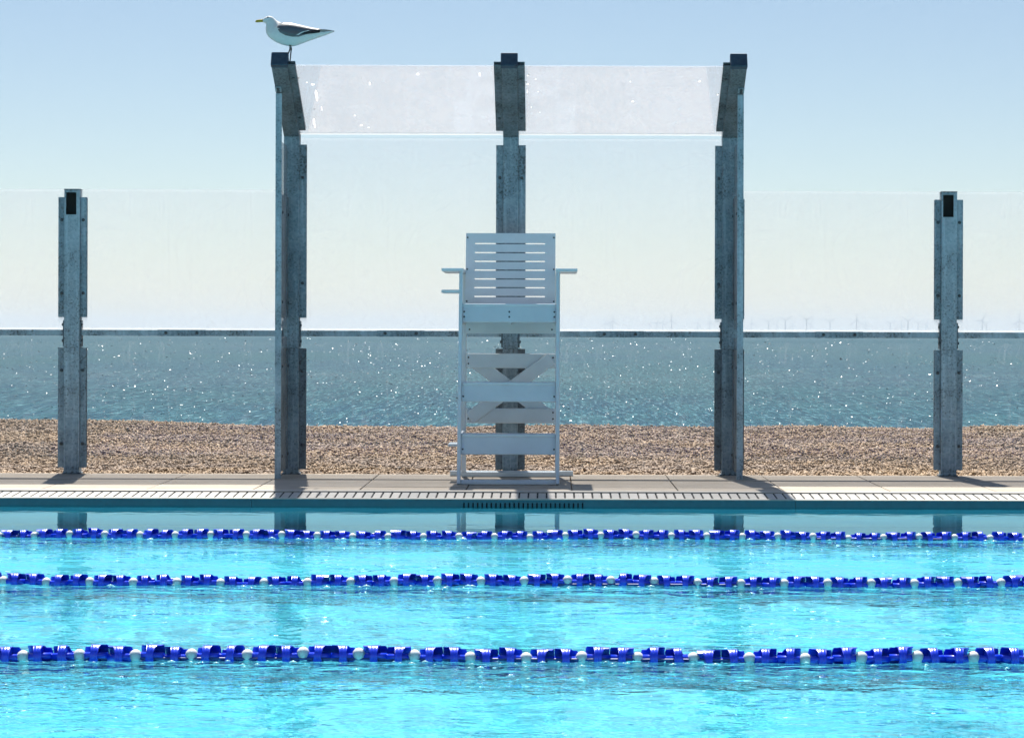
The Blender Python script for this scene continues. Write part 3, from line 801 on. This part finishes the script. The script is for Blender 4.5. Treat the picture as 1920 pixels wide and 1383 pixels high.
# backrest: one board with seven slots
BB, BT = 1.358, 1.915
def backpt(x, z, d): return Vector((x, 17.82 + (z - BB) * .33 + d, z))
p = Part('backrest', CHAIR, ch)
with p as bm:
    bx0, bx1 = CXc - .351, CXc + .350
    sx0, sx1 = (890 - VX) * 17.95 / F, (1021.4 - VX) * 17.95 / F
    slots = []
    for zy in (197, 287, 374, 461, 549, 636, 724):
        py = 420 + zy / 5.32
        z = 1.6
        for _ in range(6): z = EYE - (py - VY) * backpt(0, z, 0).y / F
        slots.append(z)
    slots.sort()
    xs = [bx0, sx0, sx1, bx1]; zs = [BB]
    for z in slots: zs += [z - .0052, z + .0052]
    zs.append(BT)
    vf = [[bm.verts.new(backpt(x, z, 0)) for x in xs] for z in zs]; vb = [[bm.verts.new(backpt(x, z, .018)) for x in xs] for z in zs]
    hole = lambda i, j: j == 1 and i % 2 == 1
    for i in range(len(zs) - 1):
        for j in range(3):
            if hole(i, j):
                a = [(i, j), (i, j + 1), (i + 1, j + 1), (i + 1, j)]
                for (q, r_) in zip(a, a[1:] + a[:1]): bm.faces.new((vf[r_[0]][r_[1]], vf[q[0]][q[1]], vb[q[0]][q[1]], vb[r_[0]][r_[1]]))
            else:
                bm.faces.new((vf[i][j], vf[i][j + 1], vf[i + 1][j + 1], vf[i + 1][j])); bm.faces.new((vb[i][j], vb[i + 1][j], vb[i + 1][j + 1], vb[i][j + 1]))
    n = len(zs) - 1
    for i in range(n):
        bm.faces.new((vf[i + 1][0], vb[i + 1][0], vb[i][0], vf[i][0])); bm.faces.new((vf[i][3], vb[i][3], vb[i + 1][3], vf[i + 1][3]))
    for j in range(3):
        bm.faces.new((vf[0][j], vb[0][j], vb[0][j + 1], vf[0][j + 1])); bm.faces.new((vf[n][j + 1], vb[n][j + 1], vb[n][j], vf[n][j]))
    bmesh.ops.recalc_face_normals(bm, faces=bm.faces[:])
chair_bolts([backpt(x, z, 0) for x in (bx0 + .012, bx1 - .012) for z in (BB + .02, 1.63, BT - .035)], p.obj)
for x in (bx0 + .03, bx1 - .03):
    with Part('back_batten', CHAIR, ch) as bm: prism(bm, backpt(x, BB - .02, .034), backpt(x, BT - .03, .034), .04, .03, Vector((0, 1, 0)))
for z0, z1 in ((.856, .972), (.423, .540)):
    p = Part('rear_board', CHAIR, ch)
    with p as bm: box(bm, IX0 + .008, IX1 + .002, 18.056, 18.0795, z0, z1, .006)
    chair_bolts([(x, 18.056, z) for x in (IX0 + .022, IX1 - .02) for z in (z0 + .035, z1 - .032)], p.obj)
with Part('diagonal_brace', CHAIR, ch) as bm: prism(bm, (IX1 - .03, 18.043, .935), (IX0 + .03, 18.043, .46), .105, .022, Vector((0, -1, 0)), .006)
with Part('diagonal_brace', CHAIR, ch) as bm: prism(bm, (IX0 + .03, 18.092, .935), (IX1 - .03, 18.092, .46), .105, .022, Vector((0, -1, 0)), .006)
with Part('rear_foot_beam', CHAIR, ch) as bm: box(bm, -.806, .171, 18.19, 18.24, 0.0, .040, .003)
with Part('rear_foot_beam', CHAIR, ch) as bm: box(bm, IX0 - .03, IX1 + .03, 18.08, 18.189, 0.0, .037, .003)
with Part('front_foot_bar', CHAIR, ch) as bm: box(bm, IX0, IX1, FY(0) - .005, FY(0) + .035, .002, .034, .003)

# ------------------------------------------------------------------ lane ropes
def float_mesh():
    """hollow roller: full ridged band in the middle, a half shell reaching out at each end"""
    bm = bmesh.new(); Rr = .0405; half = .0125; endx = .0440
    def surf(fn, nu, nv):
        g = [[bm.verts.new(fn(i / nu, j / nv)) for j in range(nv + 1)] for i in range(nu + 1)]
        return [bm.faces.new((g[i][j], g[i][j + 1], g[i + 1][j + 1], g[i + 1][j])) for i in range(nu) for j in range(nv)]
    def P(x, a, r): return Vector((x, math.cos(a) * r, math.sin(a) * r))
    th = .0028
    prof = [(-half, Rr), (-.006, Rr), (-.0045, Rr + .0012), (-.003, Rr), (.003, Rr), (.0045, Rr + .0012), (.006, Rr), (half, Rr)]
    n = 28
    rings = [[bm.verts.new(P(x, 2 * math.pi * i / n, r)) for i in range(n)] for x, r in prof]
    for A, B in zip(rings, rings[1:]):
        for i in range(n): bm.faces.new((A[i], A[(i + 1) % n], B[(i + 1) % n], B[i]))
    def half_shell(sgn, ac):
        def wid(u):
            k = math.pi - (math.pi - 1.55) * (1 - (1 - min(1, u / .38)) ** 2.2)
            if u > .8: k -= (1 - math.sqrt(max(0, 1 - ((u - .8) / .2) ** 2))) * .42
            return k
        for r_ in (Rr, Rr - th):
            surf(lambda u, v: P(sgn * (half + u * (endx - half)), ac + (2 * v - 1) * wid(u), r_), 9, 18)
        for v in (0.0, 1.0):
            surf(lambda u, q: P(sgn * (half + u * (endx - half)), ac + (2 * v - 1) * wid(u), Rr - th * q), 9, 1)
        surf(lambda q, v: P(sgn * endx, ac + (2 * v - 1) * wid(1.0), Rr - th * q), 1, 18)
    half_shell(-1, 0.12); half_shell(1, -0.62)
    for x in (-half + .002, half - .002):          # webs that close the band round the core
        c = bm.verts.new((x, 0, 0)); rg = [bm.verts.new(P(x, 2 * math.pi * i / n, Rr - .0005)) for i in range(n)]
        for i in range(n): bm.faces.new((c, rg[i], rg[(i + 1) % n]))
    me = to_mesh(bm, 'lane_float', smooth=True)
    return me
FL = float_mesh()
bm = bmesh.new(); cyl(bm, (-.0455, 0, 0), (.0455, 0, 0), .013, n=12); CORE = to_mesh(bm, 'core', smooth=True)
bm = bmesh.new(); bmesh.ops.create_uvsphere(bm, u_segments=16, v_segments=10, radius=.0235); BALL = to_mesh(bm, 'spacer_ball', smooth=True)
for ri, (yr, ph, nm) in enumerate(((ROPES[0], .0, 'farthest lane rope of blue and white floats, nearest the pool wall'),
                                   (ROPES[1], .07, 'middle lane rope of blue and white floats'),
                                   (ROPES[2], .12, 'nearest lane rope of blue and white floats, at the bottom of the picture'))):
    zr = WZ + .008
    r = root('lane_rope', (0, yr, zr), nm, 'lane rope', 'lane ropes across the pool')
    s = F / yr
    first_ball = [(65 - VX), (90 - VX), (46 - VX)][ri] / s            # a white ball seen near the left edge
    pit = [66.4, 81.3, 104.7][ri] / s
    k0 = -int((first_ball + 5.3) / pit)
    xs = [first_ball + pit * k for k in range(k0, k0 + int(10.6 / pit))]
    with Part('cable', CABLE, r) as bm: cyl(bm, (-14, yr, zr - .004), (14, yr, zr - .004), .005, n=8)
    rr = random.Random(20 + ri)
    for x in xs:
        def place(n_, me, mt, dx, rot=0.0, dz=0.0):
            xx = x + dx
            o = link(n_, me, mt, r, (xx, .014 * math.sin(xx * 1.1 + ri) + .006 * math.sin(xx * 3.7), dz + .005 * math.sin(xx * 2.3 + 2 * ri) + .003 * math.sin(xx * 6.1)))
            o.rotation_euler = (rot, rr.uniform(-.05, .05), rr.uniform(-.06, .06)); return o
        place('spacer_ball', BALL, WHITEP, 0, rr.uniform(0, 6), .005 + rr.uniform(-.004, .004))
        for q in (1, 2):
            a = rr.uniform(-.22, .22) + (rr.choice((-.5, .45)) if rr.random() < .2 else 0)
            f = place('lane_float', FL, BLUE, pit * .5 + (-1 if q == 1 else 1) * .0446, a, rr.uniform(-.004, .004))
            if rr.random() < .5: f.scale = (-1, 1, 1)
            c = link('core', CORE, BLUE, f, (0, 0, 0))

# ------------------------------------------------------------------ gull
def m_plain(name, c, rough=.75, var=.1, sc=60):
    m, t, o = new_mat(name); n = noise(t, coords(t), sc, 4)
    principled(t, o, **{'Base Color': ramp(t, n, [(0.3, tuple(x * (1 - var) for x in c)), (0.7, c)]), 'Roughness': rough, 'Normal': bump(t, n, .15, .003)}); return m
GW = m_plain('white_plumage', (0.78, 0.78, 0.77)); GG = m_plain('grey_plumage', (0.07, 0.088, 0.11), .45, .2, 40)
for n_ in GG.node_tree.nodes:
    if n_.type == 'BSDF_PRINCIPLED':
        n_.inputs['Specular IOR Level'].default_value = 1.0; n_.inputs['Sheen Weight'].default_value = 0.8; n_.inputs['Sheen Roughness'].default_value = 0.4
GK = m_plain('black_plumage', (0.015, 0.015, 0.018)); GT = m_plain('speckled_tail_plumage', (0.45, 0.40, 0.37), .7, .6, 90)
GB = m_plain('yellow_bill', (0.48, 0.34, 0.03), .4); GP = m_plain('grey_pink_legs', (0.14, 0.13, 0.13), .5); GE = m_plain('eye', (0.03, 0.03, 0.03), .2)
GFEET = m_plain('pink_webs', (0.45, 0.33, 0.30), .5)
U = 1 / (10.667 * 245.5); GY = 17.60
gx0 = px2(545, 119.5, GY)
def gp(zx, zy, yo=0.0):            # zoom-crop coordinates -> world
    return px2(460 + zx / 10.667, 20 + zy / 10.667, GY) + Vector((0, yo, 0))
foot = gp(860, 1075)
gl = root('gull', (foot.x, GY, foot.z), 'white and grey gull with yellow bill perched on the shelter corner', 'bird')
RG = [((322, 198), (335, 248), 18), ((352, 172), (348, 254), 38), ((400, 140), (372, 268), 60), ((470, 118), (400, 292), 74), ((545, 150), (396, 330), 78), ((600, 210), (386, 390), 86),
      ((680, 262), (393, 470), 112), ((790, 264), (432, 545), 145), ((900, 268), (540, 630), 172), ((1000, 290), (680, 695), 182), ((1100, 315), (830, 735), 178),
      ((1200, 340), (960, 742), 160), ((1320, 368), (1085, 690), 130), ((1440, 388), (1300, 608), 100), ((1560, 402), (1490, 545), 80), ((1680, 414), (1640, 490), 74), ((1770, 422), (1745, 440), 60)]
def ring_pt(i, a, off=0.0):
    (tx, ty), (bx, by), wv = RG[i]
    cxx, cyy = (tx + bx) / 2, (ty + by) / 2; hx, hy = (tx - bx) / 2, (ty - by) / 2
    k = 1 + off / (math.hypot(hx, hy) + 1)
    sn = math.copysign(abs(math.sin(a)) ** .85, math.sin(a))
    p = gp(cxx + hx * math.cos(a) * k, cyy + hy * math.cos(a) * k)
    p.y += sn * (wv + off) * U
    return p
with Part('body', GW, gl, smooth=True) as bm:
    n = 20; rings = [[bm.verts.new(ring_pt(i, 2 * math.pi * j / n)) for j in range(n)] for i in range(len(RG))]
    for A, B in zip(rings, rings[1:]):
        for j in range(n): bm.faces.new((A[j], A[(j + 1) % n], B[(j + 1) % n], B[j]))
    bm.faces.new(rings[0][::-1]); bm.faces.new(rings[-1])
    bmesh.ops.recalc_face_normals(bm, faces=bm.faces[:])
for o in gl.children:
    if o.name.startswith('body'):
        md = o.modifiers.new('smooth', 'SUBSURF'); md.levels = 1; md.render_levels = 1
# wings: folded shells lying on the body, near one (towards us) and far one
lim = {6: .9, 7: 1.45, 8: 1.72, 9: 1.78, 10: 1.75, 11: 1.66, 12: 1.45, 13: 1.3, 14: 1.2}
for s in (-1, 1):
    with Part('wing', GG, gl, smooth=True) as bm:
        m_ = 8; g = []
        for i in sorted(lim):
            g.append([bm.verts.new(ring_pt(i, s * lim[i] * j / m_, 9 + 4 * math.sin(math.pi * j / m_) - (8 if i in (6,) else 0) - (6 if j == m_ else 0))) for j in range(m_ + 1)])
        for A, B in zip(g, g[1:]):
            for j in range(m_): bm.faces.new((A[j], A[j + 1], B[j + 1], B[j]))
        fs = bm.faces[:]
        bmesh.ops.recalc_face_normals(bm, faces=fs)
        bmesh.ops.solidify(bm, geom=fs, thickness=.003)
    yo = s * .052
    wing = [o for o in gl.children if o.name.startswith('wing')][-1]
    def fan(name, pts, mat, y0, y1, th=.004):
        with Part(name, mat, gl) as bm:
            f = []; b = []
            for (zx, zy), k in zip(pts, range(len(pts))):
                yy = y0 + (y1 - y0) * (zx - pts[0][0]) / (max(q[0] for q in pts) - pts[0][0])
                f.append(bm.verts.new(gp(zx, zy, yy - th / 2))); b.append(bm.verts.new(gp(zx, zy, yy + th / 2)))
            fs = [bm.faces.new(f), bm.faces.new(b[::-1])] + [bm.faces.new((f[i], b[i], b[(i + 1) % len(f)], f[(i + 1) % len(f)])) for i in range(len(f))]
            bmesh.ops.recalc_face_normals(bm, faces=fs)
    fan('primary_feathers', [(1075, 520), (1180, 462), (1320, 430), (1490, 412), (1480, 462), (1400, 480), (1200, 505)], GK, s * .066, s * .034)
    fan('secondary_edge', [(1020, 530), (1120, 468), (1260, 425), (1280, 432), (1140, 482), (1070, 525)], GW, s * .0715, s * .050, .003)
    fan('wing_tip', [(1486, 404), (1560, 398), (1690, 412), (1770, 424), (1745, 440), (1650, 470), (1560, 452), (1484, 448)], GT, s * .033, s * .012)
    fan('wing_tip_spot', [(1690, 418), (1740, 424), (1700, 446), (1660, 452)], GW, s * .0165, s * .0135, .006)
    fan('scapular_patch', [(565, 375), (610, 368), (690, 405), (640, 412), (580, 405)], GW, s * .047, s * .066, .006)
    # eye, leg, foot
    with Part('eye', GE, gl, smooth=True) as bm:
        bmesh.ops.create_uvsphere(bm, u_segments=10, v_segments=8, radius=.0062, matrix=Matrix.Translation(gp(440, 160, s * .0215)))
    hipx, kx, fx = (880, 862, 836) if s > 0 else (876, 905, 885)
    ly = s * .022
    with Part('leg', GP, gl, smooth=True) as bm:
        pts = [gp(hipx, 690, ly), gp(kx + 6, 790, ly), gp((kx + fx) / 2 + (-18 if s > 0 else 4), 880, ly), gp(fx, 1050, ly)]
        rad_ = [.0085, .0055, .0052, .0040]
        for a, b, ra, rb in zip(pts, pts[1:], rad_, rad_[1:]): cyl(bm, a, b + (b - a) * .02, ra, rb, 10)
    with Part('foot', GFEET, gl) as bm:
        h = gp(fx + 4, 1052, ly); toes = [gp(fx - 75, 1078, ly + d) for d in (-.022, 0, .022)]
        vs = [bm.verts.new(h)] + [bm.verts.new(q + Vector((0.006 if i == 1 else 0, 0, 0))) for i, q in enumerate(toes)]
        lo = [bm.verts.new(v.co - Vector((0, 0, .004))) for v in vs]
        fs = [bm.faces.new(vs), bm.faces.new(lo[::-1])] + [bm.faces.new((vs[i], lo[i], lo[(i + 1) % 4], vs[(i + 1) % 4])) for i in range(4)]
        bmesh.ops.recalc_face_normals(bm, faces=fs)
with Part('bill', GB, gl, smooth=True) as bm:
    prof = [((338, 190), (340, 252), 18), ((290, 194), (300, 252), 15), ((240, 200), (245, 257), 12), ((200, 210), (208, 258), 9), ((180, 232), (187, 252), 4)]
    rg_ = []
    for (a, b, wv) in prof:
        rg_.append([bm.verts.new(gp((a[0] + b[0]) / 2 + (a[0] - b[0]) / 2 * math.cos(q), (a[1] + b[1]) / 2 + (a[1] - b[1]) / 2 * math.cos(q), wv * U * math.sin(q))) for q in [2 * math.pi * j / 10 for j in range(10)]])
    for A, B in zip(rg_, rg_[1:]):
        for j in range(10): bm.faces.new((A[j], A[(j + 1) % 10], B[(j + 1) % 10], B[j]))
    bm.faces.new(rg_[0]); bm.faces.new(rg_[-1]); bmesh.ops.recalc_face_normals(bm, faces=bm.faces[:])
with Part('bill_tip_mark', GK, gl, smooth=True) as bm:
    bmesh.ops.create_uvsphere(bm, u_segments=8, v_segments=6, radius=.0052, matrix=Matrix.Translation(gp(222, 246)) @ Matrix.Diagonal((1.5, .9, .5, 1)))

# ------------------------------------------------------------------ wind turbines far out at sea
TL = [(1135, 606, 0), (1144, 604, 1), (1148.4, 600.6, 0), (1218, 606, 2), (1230.7, 604, 2), (1242.7, 603, 2), (1259, 599.5, 0), (1308, 604, 2), (1330.6, 603, 0),
      (1409.4, 604, 0), (1441, 601, 1), (1456, 606, 2), (1472.4, 598, 1), (1486, 607, 0), (1512, 597, 1), (1520, 605, 2), (1556.4, 600.6, 1), (1606, 598.4, 0),
      (1623, 606, 0), (1669, 604, 1), (1690, 606, 0), (1702, 598.5, 1), (1721, 603, 1), (1736, 604.5, 2), (1841.7, 597.5, 2), (1850, 603, 1), (1905, 604, 2), (1911, 598, 0)]
bl = bmesh.new(); n = 8
prof = [(0, 1.6, 1.6), (6, 2.9, 1.1), (14, 2.4, .8), (30, 1.6, .5), (46, .9, .25), (51, .3, .12)]
rg_ = [[bl.verts.new((math.cos(2 * math.pi * j / n) * a, math.sin(2 * math.pi * j / n) * b, z)) for j in range(n)] for z, a, b in prof]
for A, B in zip(rg_, rg_[1:]):
    for j in range(n): bl.faces.new((A[j], A[(j + 1) % n], B[(j + 1) % n], B[j]))
bl.faces.new(rg_[-1]); BLM = to_mesh(bl, 'blade', smooth=True)
bm = bmesh.new(); cyl(bm, (0, 0, 0), (0, 0, 80), 3.4, 2.1, 14); cyl(bm, (0, 0, -2), (0, 0, 16), 4.4, 4.4, 14); TWM = to_mesh(bm, 'tower', smooth=True)
bm = bmesh.new(); box(bm, -2.2, 2.2, -5, 7, -2.2, 2.4, .8); cyl(bm, (0, -8, 0), (0, -5, 0), 1.2, 2.3, 12); NCM = to_mesh(bm, 'nacelle')
order = sorted(TL)
for k, (px, hy, ori) in enumerate(order):
    D = 80 * F / (VY - hy); x = (px - VX) / F * D
    pos = ['upright Y' , 'blade pointing straight up'][0]
    lab = {0: 'far turbine, one blade up', 1: 'far turbine, blades in a Y', 2: 'far turbine, slanted rotor'}[ori]
    if px < 1160: where = ', leftmost cluster'
    elif px < 1270: where = ', right of the chair'
    elif px < 1345: where = ', left of the right shelter post'
    elif px < 1500: where = ', right of the right shelter post'
    elif px < 1650: where = ', left of the splice plate' if px < 1530 else ', over the splice plate'
    elif px < 1750: where = ', left of the right short post'
    else: where = ', beyond the right short post'
    idx = [q for q in order if (q[0] < 1160) == (px < 1160)]
    r = root('wind_turbine', (x, D, SEAZ), lab + where, 'wind turbine', 'wind turbines on the horizon')
    r['_seq'] = k
    link('tower', TWM, TURB, r); nc = link('nacelle', NCM, TURB, r, (0, 0, 81))
    r.rotation_euler = (0, 0, random.uniform(-.35, .35))
    a0 = {0: 0.0, 1: math.pi / 3, 2: .5}[ori] + random.uniform(-.06, .06)
    for j in range(3):
        b = link('blade', BLM, TURB, r, (0, -7, 81)); b.rotation_euler = (0, a0 + j * 2 * math.pi / 3, 0)
# turbines whose wording coincides are told apart by order from the left inside their cluster
ts = sorted([o for o in COL.objects if o.name.startswith('wind_turbine')], key=lambda o: o['_seq'])
ordn = ['first', 'second', 'third', 'fourth', 'fifth', 'sixth']
from collections import defaultdict
gg = defaultdict(list)
for o in ts: gg[o['label']].append(o)
for lab, os_ in gg.items():
    if len(os_) > 1:
        for i, o in enumerate(os_): o['label'] = lab + ', ' + ordn[i] + ' from left'
for o in ts: del o['_seq']

# ------------------------------------------------------------------ haze
HZ = 7.5e-5
bm = bmesh.new(); box(bm, -26000, 26000, -3000, 26000, SEAZ - 4.9, 150)
m, t, o = new_mat('sea_haze')
pv = N(t, 'ShaderNodeVolumePrincipled', Density=HZ, Anisotropy=0.35); pv.inputs['Color'].default_value = (0.68, 0.765, 0.85, 1)
L(t, pv.outputs[0], o.inputs['Volume'])
hz = struct('haze', bm, m, kind='stuff')
tag(hz, 'pale sea haze over the water', 'haze')
